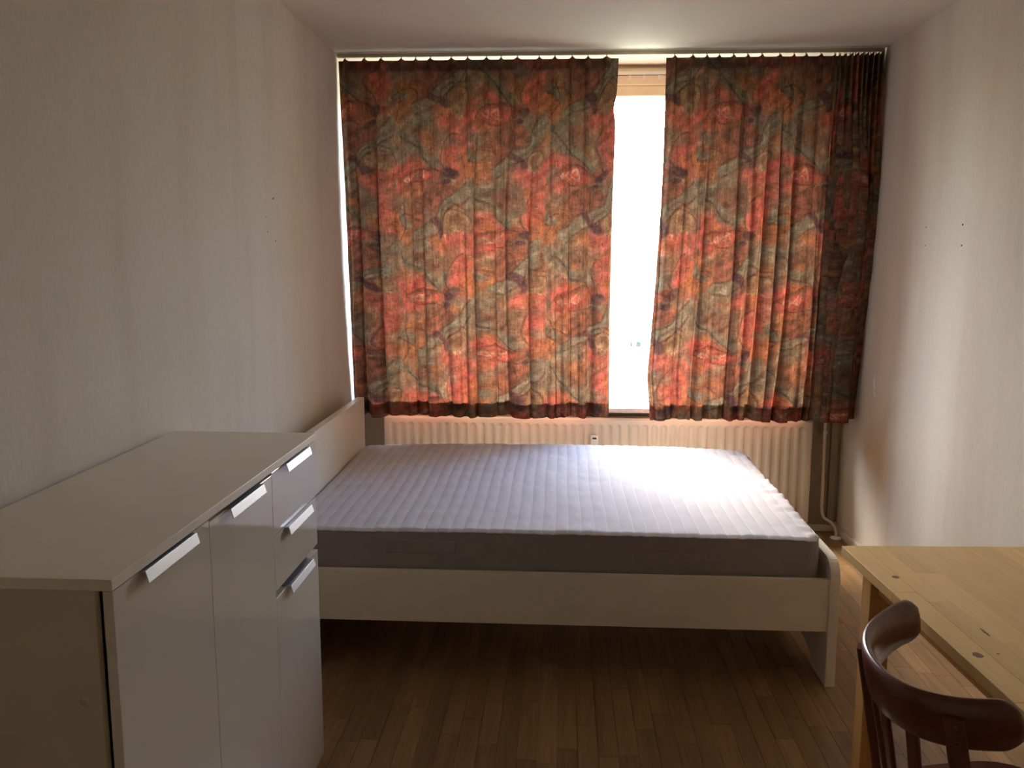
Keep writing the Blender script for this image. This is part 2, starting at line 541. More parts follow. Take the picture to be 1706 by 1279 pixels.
# outside: pale ground some floors below, and the facade under the window
tag(box('ground', -400, 400, 5.6, 800, -9.4, -9.0, M['paving']), 'pale sunlit ground outside far below the window', kind=S)

# second, inner rail for a net curtain: white gliders on a slotted rail
nr = tag(empty('net_curtain_rail', (0.11, 4.945, 2.56)), 'white net-curtain rail with small gliders on the window head', 'curtain rail')
box('rail_body', WX0, WX1, YW - 0.024, YW - 0.004, 2.564, 2.583, M['pvc'], nr, 0.003)
box('slot', WX0, WX1, YW - 0.0255, YW - 0.024, 2.560, 2.5635, M['dark'], nr)
gm = box_mesh('glider', 0.011, 0.012, 0.020, 0.003)
for i in range(10):
    x = 0.285 + i * 0.0785 + rng.uniform(-0.006, 0.006)
    from_mesh('glider', gm, M['pvc'], nr, (x, YW - 0.022, 2.551))

# ------------------------------------------------------------------ radiator and pipe
RX0, RX1, RZ0, RZ1, RY = -1.010, 1.413, 0.075, 0.672, 4.842
rad = tag(empty('radiator', ((RX0 + RX1) / 2, RY + 0.05, RZ0)), 'long cream panel radiator with vertical channels under the window', 'radiator')
pitch_ = 0.0516
xs = np.arange(RX0, RX1 + 1e-6, pitch_ / 10)
zs = np.concatenate([[RZ0, RZ0 + 0.012], np.linspace(RZ0 + 0.03, RZ0 + 0.065, 8), np.linspace(RZ0 + 0.09, RZ1 - 0.09, 6),
                     np.linspace(RZ1 - 0.068, RZ1 - 0.026, 12), [RZ1 - 0.012, RZ1 - 0.004, RZ1]])
X, Z = np.meshgrid(xs, zs)
ph = (X - RX0 - 0.048) / pitch_
d = np.abs(ph - np.round(ph)) * pitch_
zt_, zb_ = RZ1 - 0.050, RZ0 + 0.050
dz = np.maximum(0, np.maximum(Z - zt_, zb_ - Z))
rr = np.sqrt(d * d + dz * dz)
inb = (ph > -0.4) & (ph < (RX1 - RX0 - 0.09) / pitch_ + 0.4)
dep = np.where(inb, 0.0085 / (1 + np.exp((rr - 0.0135) / 0.0016)), 0)
ed = np.minimum(np.minimum(X - RX0, RX1 - X), np.minimum(Z - RZ0, RZ1 - Z))
Y = RY + dep + np.clip(0.006 - ed, 0, 1) ** 2 / 0.012
nx, nz_ = len(xs), len(zs)
V = np.stack([X, Y, Z], -1).reshape(-1, 3)
Fq = [(j * nx + i, j * nx + i + 1, (j + 1) * nx + i + 1, (j + 1) * nx + i) for j in range(nz_ - 1) for i in range(nx - 1)]
pmesh('front_panel', V, Fq, M['radiator'], rad, True)
box('rear_panel', RX0 + 0.01, RX1 - 0.01, 4.925, 4.932, RZ0, RZ1, M['radiator'], rad)
box('side_cover', RX0 - 0.004, RX0 + 0.002, RY + 0.006, 4.935, RZ0 + 0.01, RZ1 + 0.004, M['radiator'], rad, 0.0015)
box('side_cover', RX1 - 0.002, RX1 + 0.004, RY + 0.006, 4.935, RZ0 + 0.01, RZ1 + 0.004, M['radiator'], rad, 0.0015)
box('top_grille', RX0 + 0.002, RX1 - 0.002, RY + 0.004, 4.93, RZ1 - 0.003, RZ1 + 0.003, M['radiator'], rad, 0.001)
for k in range(9):
    xx = RX0 + 0.1 + k * (RX1 - RX0 - 0.2) / 8
    box('fin', xx - 0.004, xx + 0.004, RY + 0.012, 4.925, RZ0 + 0.02, RZ1 - 0.01, M['radiator'], rad)
for xx in (RX0 + 0.25, RX1 - 0.25):
    box('wall_bracket', xx - 0.02, xx + 0.02, 4.932, YW - 0.0005, RZ0 + 0.1, RZ1 - 0.1, M['radiator'], rad)
hm = tag(empty('heat_meter', (0.195, RY, 0.53)), 'small white heat meter with black display on the radiator', 'meter')
box('housing', 0.174, 0.216, RY - 0.022, RY + 0.001, 0.470, 0.580, M['pvc'], hm, 0.005)
box('display', 0.184, 0.206, RY - 0.0232, RY - 0.0215, 0.557, 0.567, M['black'], hm)

hp = tag(empty('heating_pipe', (1.53, 4.86, 0)), 'thin cream heating pipe bending to the floor in the corner', 'pipe')
path = [(1.497, 4.895, 0.700), (1.500, 4.895, 0.45), (1.503, 4.893, 0.22), (1.504, 4.890, 0.150), (1.516, 4.880, 0.105),
        (1.548, 4.855, 0.085), (1.566, 4.834, 0.062), (1.570, 4.825, 0.03), (1.570, 4.825, 0.0)]
tube('pipe_run', smooth_path(path, 8), 0.0085, M['radiator'], hp, 14)
lathe('floor_collar', [(0.030, 0.0), (0.030, 0.006), (0.022, 0.010), (0.012, 0.013)], M['pvc'], hp, 20, (1.570, 4.825, 0))
for zz in (0.60,):
    box('pipe_clip', 1.486, 1.510, 4.884, YW, zz - 0.008, zz + 0.008, M['radiator'], hp, 0.002)

# ------------------------------------------------------------------ curtains
CT, CB = 2.585, 0.692                     # top and hem height
def snoise(a, b, seed, f):
    r = np.random.default_rng(seed)
    o = np.zeros(np.broadcast(a, b).shape)
    for k in range(7):
        an = r.uniform(0, 2 * math.pi); fr = f * r.uniform(0.5, 1.7)
        o = o + np.sin(2 * math.pi * fr * (a * math.cos(an) + b * math.sin(an)) + r.uniform(0, 6.28))
    return o / 2.6

def seg_dist(px, py, a, b):
    ax, ay = a; bx, by = b
    t = np.clip(((px - ax) * (bx - ax) + (py - ay) * (by - ay)) / ((bx - ax) ** 2 + (by - ay) ** 2), 0, 1)
    return np.hypot(px - ax - t * (bx - ax), py - ay - t * (by - ay))

def poly_dist(px, py, pts):
    d_ = np.full(px.shape, 9.0)
    for a, b in zip(pts[:-1], pts[1:]):
        d_ = np.minimum(d_, seg_dist(px, py, a, b))
    return d_

def arc(cx, cy_, r, a0, a1, n=9, sy=1.0):
    return [(cx + r * math.cos(math.radians(a0 + (a1 - a0) * k / n)), cy_ + sy * r * math.sin(math.radians(a0 + (a1 - a0) * k / n))) for k in range(n + 1)]

def curtain_print(u, w):
    """the printed cloth: a half-drop repeat of leaf-and-fish shapes in coral, ochre, brown and sage"""
    W_, H_ = 0.40, 0.632
    uw = u + 0.018 * snoise(u, w, 5, 3.5); ww = w + 0.018 * snoise(u, w, 6, 3.5)
    ci = np.floor(uw / W_)
    a = uw - (ci + 0.5) * W_
    bb = ww + (ci % 2) * H_ / 2
    b = (bb / H_ - np.floor(bb / H_) - 0.5) * H_
    sage = np.array((0.200, 0.195, 0.145)); tan = np.array((0.32, 0.225, 0.135)); coral = np.array((0.47, 0.125, 0.098))
    orange = np.array((0.38, 0.165, 0.080)); brown = np.array((0.185, 0.098, 0.068)); plum = np.array((0.095, 0.055, 0.065))
    cream = np.array((0.52, 0.40, 0.27)); rust = np.array((0.27, 0.105, 0.070)); line = np.array((0.065, 0.034, 0.028))
    shp = u.shape
    C_ = np.empty(shp + (3,)); C_[:] = sage
    def sm(x, e): return np.clip(0.5 - x / (2 * e), 0, 1)
    def lay(mask, c_):
        mk = np.clip(mask, 0, 1)[..., None]
        C_[:] = C_ * (1 - mk) + c_ * mk
    def blob(cx, cy_, rx, ry, rot=0, soft=0.25):
        # repeats across the cell edges
        tot = np.zeros(shp)
        for du, dw in ((0, 0), (W_, H_ / 2), (W_, -H_ / 2), (-W_, H_ / 2), (-W_, -H_ / 2), (0, H_), (0, -H_)):
            x = a - cx - du; y = b - cy_ - dw
            c0, s0 = math.cos(rot), math.sin(rot)
            rr_ = np.hypot((x * c0 + y * s0) / rx, (-x * s0 + y * c0) / ry)
            tot = np.maximum(tot, sm(rr_ - 1, soft))
        return tot
    n1 = snoise(u, w, 21, 6); n2 = snoise(u, w, 22, 14); n3 = snoise(u, w, 23, 4)
    lay(sm(-(n3 - 0.25), 0.5) * 0.8, tan)
    # soft dyed grounds
    lay(blob(-0.12, 0.05, 0.13, 0.10, 0.3, 0.3) * 0.95, coral)
    lay(blob(0.02, -0.12, 0.13, 0.10, 0.5, 0.3) * 0.9, rust)
    lay(blob(0.15, 0.17, 0.07, 0.13, 0.1, 0.35) * 0.95, coral)
    lay(blob(-0.16, -0.20, 0.08, 0.10, -0.2, 0.35) * 0.9, orange)
    lay(blob(0.10, -0.28, 0.09, 0.06, 0.4, 0.35) * 0.85, coral)
    lay(blob(-0.03, 0.24, 0.09, 0.06, -0.3, 0.3) * 0.85, brown)
    lay(sm(-(n1 - 0.7), 0.25) * 0.7, orange)
    lay(sm(-(-n1 - 0.85), 0.25) * 0.6, sage)
    # round seed head with a textured brown body
    lay(blob(0.045, -0.075, 0.095, 0.075, 0.15, 0.08), brown)
    lay(blob(0.045, -0.075, 0.095, 0.075, 0.15, 0.08) * sm(-(n2 - 0.1), 0.3) * 0.8, rust)
    lay(blob(0.14, -0.20, 0.052, 0.062, 0.0, 0.1), tan)
    lay(blob(0.145, -0.195, 0.026, 0.032, 0.0, 0.2) * 0.7, brown)
    # fish head: red wedge with pale triangles
    lay(blob(-0.015, 0.045, 0.125, 0.050, 0.22, 0.07), rust)
    lay(blob(-0.055, 0.035, 0.075, 0.035, 0.22, 0.2), coral)
    lay(blob(0.105, 0.055, 0.036, 0.026, 0.5, 0.12), plum)
    lay(blob(0.085, 0.005, 0.022, 0.016, 0.0, 0.2), plum)
    # sage ribbons with a dark leaf
    d_ = poly_dist(a, b, [(0.20, 0.02), (0.14, -0.09), (0.02, -0.19), (-0.09, -0.25)])
    lay(sm(d_ - 0.027, 0.006), sage * 1.12)
    d_ = poly_dist(a, b, arc(-0.10, -0.06, 0.125, 150, 255))
    lay(sm(d_ - 0.024, 0.006), sage)
    d_ = poly_dist(a, b, arc(-0.02, -0.27, 0.10, 20, 75))
    lay(sm(d_ - 0.020, 0.005), plum * 1.15)
    d_ = poly_dist(a, b, [(-0.17, 0.29), (-0.05, 0.17), (0.03, 0.11)])
    lay(sm(d_ - 0.024, 0.006), sage * 0.95)
    # drawn lines
    for pts, wd, cc in (
            (arc(-0.02, -0.08, 0.175, 50, 140, 10, 0.98), 0.0055, line),
            ([(-0.145, 0.030), (-0.06, -0.005), (0.05, 0.0), (0.12, 0.03)], 0.0035, line),
            ([(0.175, 0.025), (0.115, -0.085), (0.0, -0.168), (-0.10, -0.225)], 0.005, line),
            ([(0.218, -0.01), (0.165, -0.105), (0.045, -0.213), (-0.085, -0.276)], 0.0045, line),
            (arc(0.14, -0.20, 0.056, -20, 200), 0.0035, line),
            (arc(0.14, -0.20, 0.082, 60, 190), 0.0045, line),
            (arc(-0.10, -0.06, 0.150, 150, 255), 0.0045, line),
            (arc(-0.13, -0.21, 0.07, 30, 160), 0.004, line),
            ([(-0.155, 0.275), (-0.04, 0.15), (0.03, 0.088)], 0.006, line),
            (arc(0.15, 0.17, 0.075, 100, 250, 9, 1.5), 0.004, line),
            ([(-0.19, -0.29), (-0.14, -0.19), (-0.165, -0.10)], 0.0035, line),
            ([(0.045, -0.145), (0.06, -0.075), (0.03, -0.02)], 0.003, line)):
        d_ = poly_dist(a, b, pts)
        lay(sm(d_ - wd * (0.8 + 0.5 * n2), 0.0025) * 0.72, cc)
    for tx_, ty_, sz in ((-0.115, 0.030, 0.020), (-0.078, 0.037, 0.025), (-0.036, 0.046, 0.032)):
        tri = [(tx_ - sz * 0.75, ty_ - sz * 0.15), (tx_ + sz * 0.45, ty_ + sz * 0.85), (tx_ + sz * 0.5, ty_ - sz * 0.7), (tx_ - sz * 0.75, ty_ - sz * 0.15)]
        lay(sm(poly_dist(a, b, tri) - 0.0024, 0.0018) * 0.9, cream)
    for q in range(5):
        tri = [(0.09 + q * 0.018, -0.27 + 0.012 * (q % 2)), (0.10 + q * 0.018, -0.25), (0.108 + q * 0.018, -0.268)]
        lay(sm(poly_dist(a, b, tri) - 0.002, 0.002) * 0.7, cream)
    C_ *= (1.0 + 0.22 * n2[..., None])
    return np.clip(C_, 0.01, 1)

def build_curtain(name, label, x_of, phase_of, cloth_w, ncol, seed, edge_l, edge_r, amp_of, uoff, ret_of):
    s = np.linspace(0, 1, ncol)
    nrow = 300
    v = np.linspace(0, 1, nrow)
    Sg, Vg = np.meshgrid(s, v)
    xb = x_of(Sg)
    phi = phase_of(Sg)
    amp = amp_of(Sg)
    t = np.clip(Vg / 0.45, 0, 1); t = t * t * (3 - 2 * t)
    dph = phi - np.round(phi)
    ridge = np.exp(-(dph / 0.11) ** 2)
    drift = 0.16 * snoise(Sg * 3, Vg * 0.5, seed, 1.0) * t
    keep = np.clip(0.75 + 0.55 * snoise(Sg * 4, Vg * 0.25, seed + 1, 1.2), 0.15, 1.3)
    bun = np.clip((Sg - 0.66) / 0.05, 0, 1) * name_right(seed)      # bunched part keeps every pleat
    low = phi * (0.66 + 0.34 * bun) + (1 - bun) * (0.34 * np.sin(phi * 0.83 + seed) + 0.16 * np.sin(phi * 2.1 + 1.3))
    low = low + 0.10 * snoise(Sg * 5, Vg * 0.35, seed + 7, 1.0) * (1 - bun)
    cw = np.cos(2 * math.pi * (low + drift))
    fold = np.tanh(3.0 * cw + 0.7 * np.cos(math.pi * (low + drift) + seed)) * keep * 0.75
    fold = fold + 0.55 * np.tanh(2.5 * np.cos(2 * math.pi * (phi + drift))) * np.clip(1.0 + 0.8 * snoise(Sg * 5, Vg * 0.3, seed + 8, 1.1), 0.1, 1.7)
    y = 4.622 - amp * ((1 - 0.75 * t) * 0.026 * ridge + t * (0.016 + 0.022 * Vg ** 3) * fold) - 0.010 * t * snoise(Sg * 2.2, Vg * 0.4, seed + 2, 1.0)
    y = y - 0.010 * t * np.exp(-((1 - Vg) / 0.12) ** 2) * snoise(Sg * 9, Vg, seed + 3, 1)
    y = y + 0.0035 * snoise(Sg * 20, Vg * 7, seed + 5, 1.0) * t
    ew = np.minimum(1, np.minimum(Sg, 1 - Sg) / 0.02)
    x = xb + ew * t * amp * (0.014 * (np.sin(2 * math.pi * (low + drift)) + 0.6 * np.sin(2 * math.pi * (phi + drift))) * keep) + (edge_l(Vg) * (1 - Sg) ** 6 + edge_r(Vg) * Sg ** 6)
    top = CT + 0.006 * ridge - 0.003 + (0.022 * np.clip((Sg - 0.955) / 0.045, 0, 1) if name_right(seed) else 0)
    hem = CB + 0.006 * snoise(Sg * 6, Sg * 0, seed + 4, 1.0)
    z = top + (hem - top) * Vg
    y = y + 0.132 * Vg ** 2 + ret_of(Sg, Vg)
    y = np.minimum(y, 4.828)
    V_ = np.stack([x, y, z], -1)
    uu = (Sg + 1.5 * np.maximum(0, Sg - 0.68) * name_right(seed)) * cloth_w + uoff
    Wp = (CT - z)
    P = curtain_print(uu, -Wp)
    root = empty(name, (float(x.mean()), 4.62, CB))
    tag(root, label, 'curtain', 'pair of patterned curtains')
    def grid_obj(nm, r0, r1, dy, par):
        sub = V_[r0:r1].copy(); sub[..., 1] += dy
        nr_ = r1 - r0
        idx = np.arange(nr_ * ncol).reshape(nr_, ncol)
        q = np.stack([idx[:-1, :-1], idx[1:, :-1], idx[1:, 1:], idx[:-1, 1:]], -1).reshape(-1, 4)
        me = bpy.data.meshes.new(nm)
        nv, nq = nr_ * ncol, len(q)
        org = np.array(root.location)
        me.vertices.add(nv); me.vertices.foreach_set('co', (sub.reshape(-1, 3) - org).astype(np.float32).ravel())
        me.loops.add(nq * 4); me.loops.foreach_set('vertex_index', q.astype(np.int32).ravel())
        me.polygons.add(nq)
        me.polygons.foreach_set('loop_start', np.arange(0, nq * 4, 4, dtype=np.int32))
        me.polygons.foreach_set('use_smooth', np.ones(nq, dtype=bool))
        me.update(calc_edges=True)
        at = me.attributes.new('print', 'FLOAT_COLOR', 'POINT')
        c4 = np.ones((nv, 4), dtype=np.float32); c4[:, :3] = P[r0:r1].reshape(-1, 3)
        at.data.foreach_set('color', c4.ravel())
        uvl = me.uv_layers.new(name='cloth')
        uvv = np.stack([uu[r0:r1], -Wp[r0:r1]], -1).reshape(-1, 2)
        uvl.data.foreach_set('uv', uvv[q.ravel()].astype(np.float32).ravel())
        me.validate()
        return from_mesh(nm, me, M['curtain'], par, (0, 0, 0), local=True)
    grid_obj('cloth', 0, nrow, 0.0, root)
    hr = int(nrow * (1 - 0.045))
    grid_obj('hem', hr, nrow, 0.004, root)
    grid_obj('heading_tape', 0, int(nrow * 0.036), 0.004, root)
    return root, x[0], np.round(phi[0]), dph[0]

def name_right(seed): return seed == 50

def phase_l(s):
    return 0.45 + 16.2 * s + 0.10 * np.sin(s * 23) + 0.08 * np.sin(s * 41 + 1)
c1, top_x1, _, d1 = build_curtain(
    'patterned_curtain', 'wide red-orange and sage patterned curtain on the left, above the headboard',
    lambda s: -1.168 + 1.447 * s, phase_l, 1.44, 430, 40,
    lambda v: 0.010 * np.sin(v * 3.1), lambda v: -0.004 * v - 0.012 * np.exp(-((v - 0.13) / 0.03) ** 2) - 0.015 * np.sin(v * 3.1),
    lambda s: 1.0 + 0.2 * np.sin(s * 17), 0.13, lambda s, v: 0.0)

def x_r(s):      # the last quarter of the cloth is bunched against the wall
    k = np.clip(s / 0.66, 0, 1)
    j = np.clip((s - 0.66) / 0.34, 0, 1)
    return 0.520 + 0.835 * k + 0.256 * (j ** 1.1)
def phase_r(s):
    return 0.30 + 17.5 * s + 4.0 * np.clip((s - 0.68) / 0.32, 0, 1) + 0.10 * np.sin(s * 19 + 2) + 0.07 * np.sin(s * 37)
c2, top_x2, _, d2 = build_curtain(
    'patterned_curtain', 'narrower red and sage patterned curtain on the right, bunched against the right wall',
    x_r, phase_r, 1.30, 430, 50,
    lambda v: -0.045 * np.clip((v - 0.25) / 0.6, 0, 1) ** 1.5 + 0.022 * np.clip((v - 0.88) / 0.12, 0, 1), lambda v: 0.0 * v,
    lambda s: 1.0 + 1.6 * np.clip((s - 0.70) / 0.1, 0, 1), 0.62,
    lambda s, v: 0.05 * np.clip((s - 0.62) / 0.1, 0, 1) * v ** 2 + 0.10 * np.clip((s - 0.965) / 0.035, 0, 1))

cr = tag(empty('curtain_rail', (0.22, 4.63, 2.60)), 'long white ceiling rail, toned olive for shade, carrying the two patterned curtains', 'curtain rail')
box('rail_body', XL + 0.004, XR - 0.012, 4.612, 4.636, 2.5975, 2.6215, M['rail'], cr, 0.003)
box('rail_lip', XL + 0.004, XR - 0.012, 4.608, 4.612, 2.6165, 2.6215, M['pvc'], cr)
gm2 = box_mesh('glider', 0.007, 0.008, 0.026, 0.002)
for xs_, ds in ((top_x1, d1), (top_x2, d2)):
    for i in range(1, len(ds) - 1):
        if abs(ds[i]) <= abs(ds[i - 1]) and abs(ds[i]) < abs(ds[i + 1]):
            from_mesh('glider', gm2, M['pvc'], cr, (float(xs_[i]), 4.620, 2.588))

# ------------------------------------------------------------------ bed
ML, YF = -1.0548, 3.1251
FBX = 0.993
bed = tag(empty('bed_frame', (0.0, 3.8, 0)), 'white double bed frame under the grey mattress', 'bed')
def board(name, x0, x1, y0, y1, h, rad_, par):
    pl = []
    def arc2(cx, cz, r, a0, a1, n=8):
        return [(cx + r * math.cos(math.radians(a0 + (a1 - a0) * k / n)), cz + r * math.sin(math.radians(a0 + (a1 - a0) * k / n))) for k in range(n + 1)]
    pl += [(y0, 0)] + arc2(y0 + rad_, h - rad_, rad_, 180, 90) + arc2(y1 - rad_, h - rad_, rad_, 90, 0) + [(y1, 0)]
    # low arched cut-out between two feet
    pl += [(y1 - 0.17, 0), (y1 - 0.18, 0.020), (y1 - 0.205, 0.040), (y1 - 0.25, 0.054), (y1 - 0.33, 0.062)]
    pl += [(y0 + 0.33, 0.062), (y0 + 0.25, 0.054), (y0 + 0.205, 0.040), (y0 + 0.18, 0.020), (y0 + 0.17, 0)]
    return prism(name, pl, 'x', x0, x1, M['bed'], par, 0.0015)
board('headboard', ML - 0.040, ML - 0.002, 3.075, 4.545, 0.831, 0.006, bed)
board('footboard', FBX, FBX + 0.036, 3.078, 4.570, 0.486, 0.075, bed)
box('side_rail', ML - 0.002, FBX, 3.086, 3.110, 0.212, 0.412, M['bed'], bed, 0.0015)
box('side_rail', ML - 0.002, FBX, 4.536, 4.560, 0.212, 0.412, M['bed'], bed, 0.0015)
box('slat_ledge', ML - 0.002, FBX, 3.110, 3.135, 0.300, 0.330, M['bed'], bed)
box('slat_ledge', ML - 0.002, FBX, 4.511, 4.536, 0.300, 0.330, M['bed'], bed)
box('mid_beam', ML - 0.002, FBX, 3.80, 3.84, 0.270, 0.330, M['bed'], bed)
sm_ = box_mesh('bed_slat', 0.07, 1.42, 0.016)
for k in range(15):
    from_mesh('bed_slat', sm_, M['pineleg'], bed, (ML + 0.07 + k * 0.136, 3.823, 0.338))

# mattress: quilted top, side band, piping, two stitched grips
mat = tag(empty('mattress', (0.0, 3.82, 0.346)), 'grey quilted mattress with sides toned darker for shade on the white bed frame', 'mattress')
MX0, MX1, MY0, MY1, MZ0 = ML + 0.003, FBX - 0.024, 3.122, 4.530, 0.346
nx = 41 * 9 + 1; ny = 76
xs = np.linspace(MX0, MX1, nx); 
te = np.linspace(0, 1, ny)
ys = MY0 + (MY1 - MY0) * (te - 0.065 * np.sin(4 * math.pi * te) / 2 * 0.6)
X, Y = np.meshgrid(xs, ys)
def mat_z(X, Y):
    cx = (X - MX0) / (MX1 - MX0); cyy = (Y - MY0) / (MY1 - MY0)
    base = 0.556 + 0.024 * np.sin(math.pi * np.clip(cx, 0, 1)) ** 0.6 * (0.25 + 0.75 * np.clip(cyy, 0, 1)) + 0.012 * cyy
    lx = X + 0.0025 * np.sin(Y * 7 + X * 3) + 0.0006 * np.sin(Y * 23 + X * 11)
    pitch_m = (MX1 - MX0) / 41
    ph = (lx - MX0) / pitch_m
    d = np.abs(ph - np.round(ph)) * pitch_m
    q = -0.0016 * np.exp(-(d / 0.0045) ** 2) + 0.0007 * np.cos(2 * math.pi * (ph - 0.5))
    wr_ = 0.0012 * snoise(X * 2, Y * 2, 71, 3) + 0.0004 * snoise(X * 4, Y * 2, 72, 5)
    re = np.clip((cx - 0.93) / 0.07, 0, 1)
    wr_ = wr_ + 0.006 * re * snoise(X * 3, Y * 10, 73, 2.0)
    return base + q + wr_
Z = mat_z(X, Y)
ed = np.minimum(np.minimum(X - MX0, MX1 - X), np.minimum(Y - MY0, MY1 - Y))
R_ = 0.014
Z = Z - np.where(ed < R_, R_ - np.sqrt(np.maximum(R_ ** 2 - (R_ - np.maximum(ed, 0)) ** 2, 0)), 0) * 0.75
# rounded plan corners
for cxn, cyn in ((MX0, MY0), (MX1, MY0), (MX0, MY1), (MX1, MY1)):
    RC = 0.05
    ox = cxn + (RC if cxn == MX0 else -RC); oy = cyn + (RC if cyn == MY0 else -RC)
    mx_ = (np.abs(X - ox) <= RC + 1e-9) & (np.abs(Y - oy) <= RC + 1e-9) & ((X - ox) * (cxn - ox) >= 0) & ((Y - oy) * (cyn - oy) >= 0)
    dx, dy = X - ox, Y - oy
    mxn = np.maximum(np.abs(dx), np.abs(dy)); hy = np.hypot(dx, dy) + 1e-9
    sc = np.where(mx_, mxn / hy, 1)
    X = np.where(mx_, ox + dx * sc, X); Y = np.where(mx_, oy + dy * sc, Y)
V = np.stack([X, Y, Z], -1).reshape(-1, 3)
Fq = [(j * nx + i, j * nx + i + 1, (j + 1) * nx + i + 1, (j + 1) * nx + i) for j in range(ny - 1) for i in range(nx - 1)]
pmesh('quilted_top', V, Fq, M['ticking'], mat, True)
for k in range(1, 41):          # pale stitch lines in the bottom of the grooves
    yy = np.linspace(MY0 + 0.004, MY1 - 0.006, 44)
    xc = MX0 + k * (MX1 - MX0) / 41
    xx = np.full_like(yy, xc)
    for _ in range(4):
        xx = xc - 0.0025 * np.sin(yy * 7 + xx * 3) - 0.0006 * np.sin(yy * 23 + xx * 11)
    e_ = np.minimum(yy - MY0, MY1 - yy)
    zz = mat_z(xx, yy) + 0.0011 - np.where(e_ < R_, R_ - np.sqrt(np.maximum(R_ ** 2 - (R_ - e_) ** 2, 0)), 0) * 0.75
    sv_ = [(xx[i] + o_, yy[i], zz[i]) for i in range(44) for o_ in (-0.0013, 0.0013)]
    pmesh('quilting_seam', sv_, [(2 * i, 2 * i + 1, 2 * i + 3, 2 * i + 2) for i in range(43)], M['thread'], mat, True)
idx = np.arange(nx * ny).reshape(ny, nx)
per = list(idx[0, :]) + list(idx[1:, -1]) + list(idx[-1, -2::-1]) + list(idx[-2:0:-1, 0])
loop = [Vector(V[i]) for i in per]
c0 = Vector(((MX0 + MX1) / 2, (MY0 + MY1) / 2, 0))
sv, sf = [], []
zrow = [0.0, 0.12, 0.35, 0.6, 0.85, 0.97, 1.0]
npv = len(loop)
for t in zrow:
    for k, p in enumerate(loop):
        zz = p.z + (MZ0 - p.z) * t
        d_ = Vector((p.x - c0.x, p.y - c0.y, 0)).normalized()
        bulge = 0.0035 * math.sin(math.pi * t) + 0.0012 * math.sin(p.x * 37 + p.y * 41 + t * 5) * math.sin(math.pi * t) - (0.012 if t == 1 else 0)
        sv.append((p.x + (d_.x * bulge if abs(p.x - c0.x) > 0.98 * (MX1 - MX0) / 2 else 0), p.y + (math.copysign(bulge, d_.y) if abs(p.y - c0.y) > 0.98 * (MY1 - MY0) / 2 else 0), zz))
for r_ in range(len(zrow) - 1):
    for k in range(npv):
        k2 = (k + 1) % npv
        sf.append((r_ * npv + k, (r_ + 1) * npv + k, (r_ + 1) * npv + k2, r_ * npv + k2))
sf.append(tuple((len(zrow) - 1) * npv + k for k in range(npv))[::-1])
pmesh('side_band', sv, sf, M['band'], mat, True)
pp = [p + Vector((0, 0, 0.0005)) for p in loop[::4]]
tube('piping', pp + [pp[0]], 0.0032, M['band'], mat, 6, caps=False)
for (x0, x1, z0, z1) in ((-0.653, -0.390, 0.472, 0.520), (0.285, 0.548, 0.448, 0.492)):
    gp = box('stitched_grip', x0, x1, MY0 - 0.0085, MY0 + 0.001, z0, z1, M['band'], mat, 0.003)
    for (a, b, c_, d_) in ((x0 + 0.006, x1 - 0.006, z1 - 0.0085, z1 - 0.0065), (x0 + 0.006, x1 - 0.006, z0 + 0.0065, z0 + 0.0085),
                           (x0 + 0.006, x0 + 0.008, z0 + 0.0065, z1 - 0.0065), (x1 - 0.008, x1 - 0.006, z0 + 0.0065, z1 - 0.0065)):
        box('seam', a, b, MY0 - 0.0095, MY0 - 0.008, c_, d_, M['band'], gp)
box('tag', MX1 - 0.022, MX1 + 0.004, MY1 - 0.035, MY1 - 0.012, 0.548, 0.5515, M['black'], mat)

# ------------------------------------------------------------------ cabinet
CXF, CXB, CY0, CY1, CH = -0.7285, XL + 0.012, 1.3082, 2.4962, 1.0603
cab = tag(empty('sideboard_cabinet', ((CXF + CXB) / 2, (CY0 + CY1) / 2, 0)), 'white high-gloss sideboard with aluminium edge handles along the left wall', 'cabinet')
box('top_board', CXB, CXF, CY0, CY1, CH - 0.020, CH, M['cabtop'], cab, 0.0012)
XD = -0.735                        # front plane of doors and drawers
box('side_panel', CXB, XD - 0.026, CY0 + 0.004, CY0 + 0.020, 0.03, CH - 0.020, M['carcass'], cab, 0.001)
box('side_panel', CXB, XD - 0.026, CY1 - 0.020, CY1 - 0.004, 0.03, CH - 0.020, M['carcass'], cab, 0.001)
box('back_panel', CXB, CXB + 0.006, CY0 + 0.020, CY1 - 0.020, 0.03, CH - 0.020, M['carcass'], cab)
box('bottom_panel', CXB, XD - 0.026, CY0 + 0.020, CY1 - 0.020, 0.03, 0.048, M['carcass'], cab)
box('plinth', CXB + 0.01, XD - 0.05, CY0 + 0.02, CY1 - 0.02, 0.0, 0.03, M['dark'], cab)
ca = CY0 + 0.020; cw_ = (CY1 - CY0 - 0.040) / 3
for k in (1, 2):
    box('partition', CXB + 0.006, XD - 0.030, ca + k * cw_ - 0.008, ca + k * cw_ + 0.008, 0.048, CH - 0.020, M['carcass'], cab)
y_cut = [CY0 + 0.012, CY0 + 0.012 + 0.3953, CY0 + 0.012 + 0.7906, CY1 + 0.002]
def front(name, y0, y1, z0, z1, hl):
    d_ = box(name, XD - 0.018, XD, y0 + 0.0012, y1 - 0.0012, z0, z1, M['lacquer'], cab, 0.0009)
    ym = (y0 + y1) / 2; L = 0.215
    # edge pull: flat tongue over the door's top edge, sloping grip in front
    prof = [(XD - 0.014, z1), (XD - 0.014, z1 + 0.0022), (XD + 0.0125, z1 + 0.0022), (XD + 0.0185, z1 - 0.0190), (XD + 0.0165, z1 - 0.0195), (XD + 0.0110, z1)]
    prism('handle', prof, 'y', ym - L / 2, ym + L / 2, M['alu'], d_, 0.0004)
    return d_
front('door', y_cut[0], y_cut[1], 0.030, 1.0345, 0)
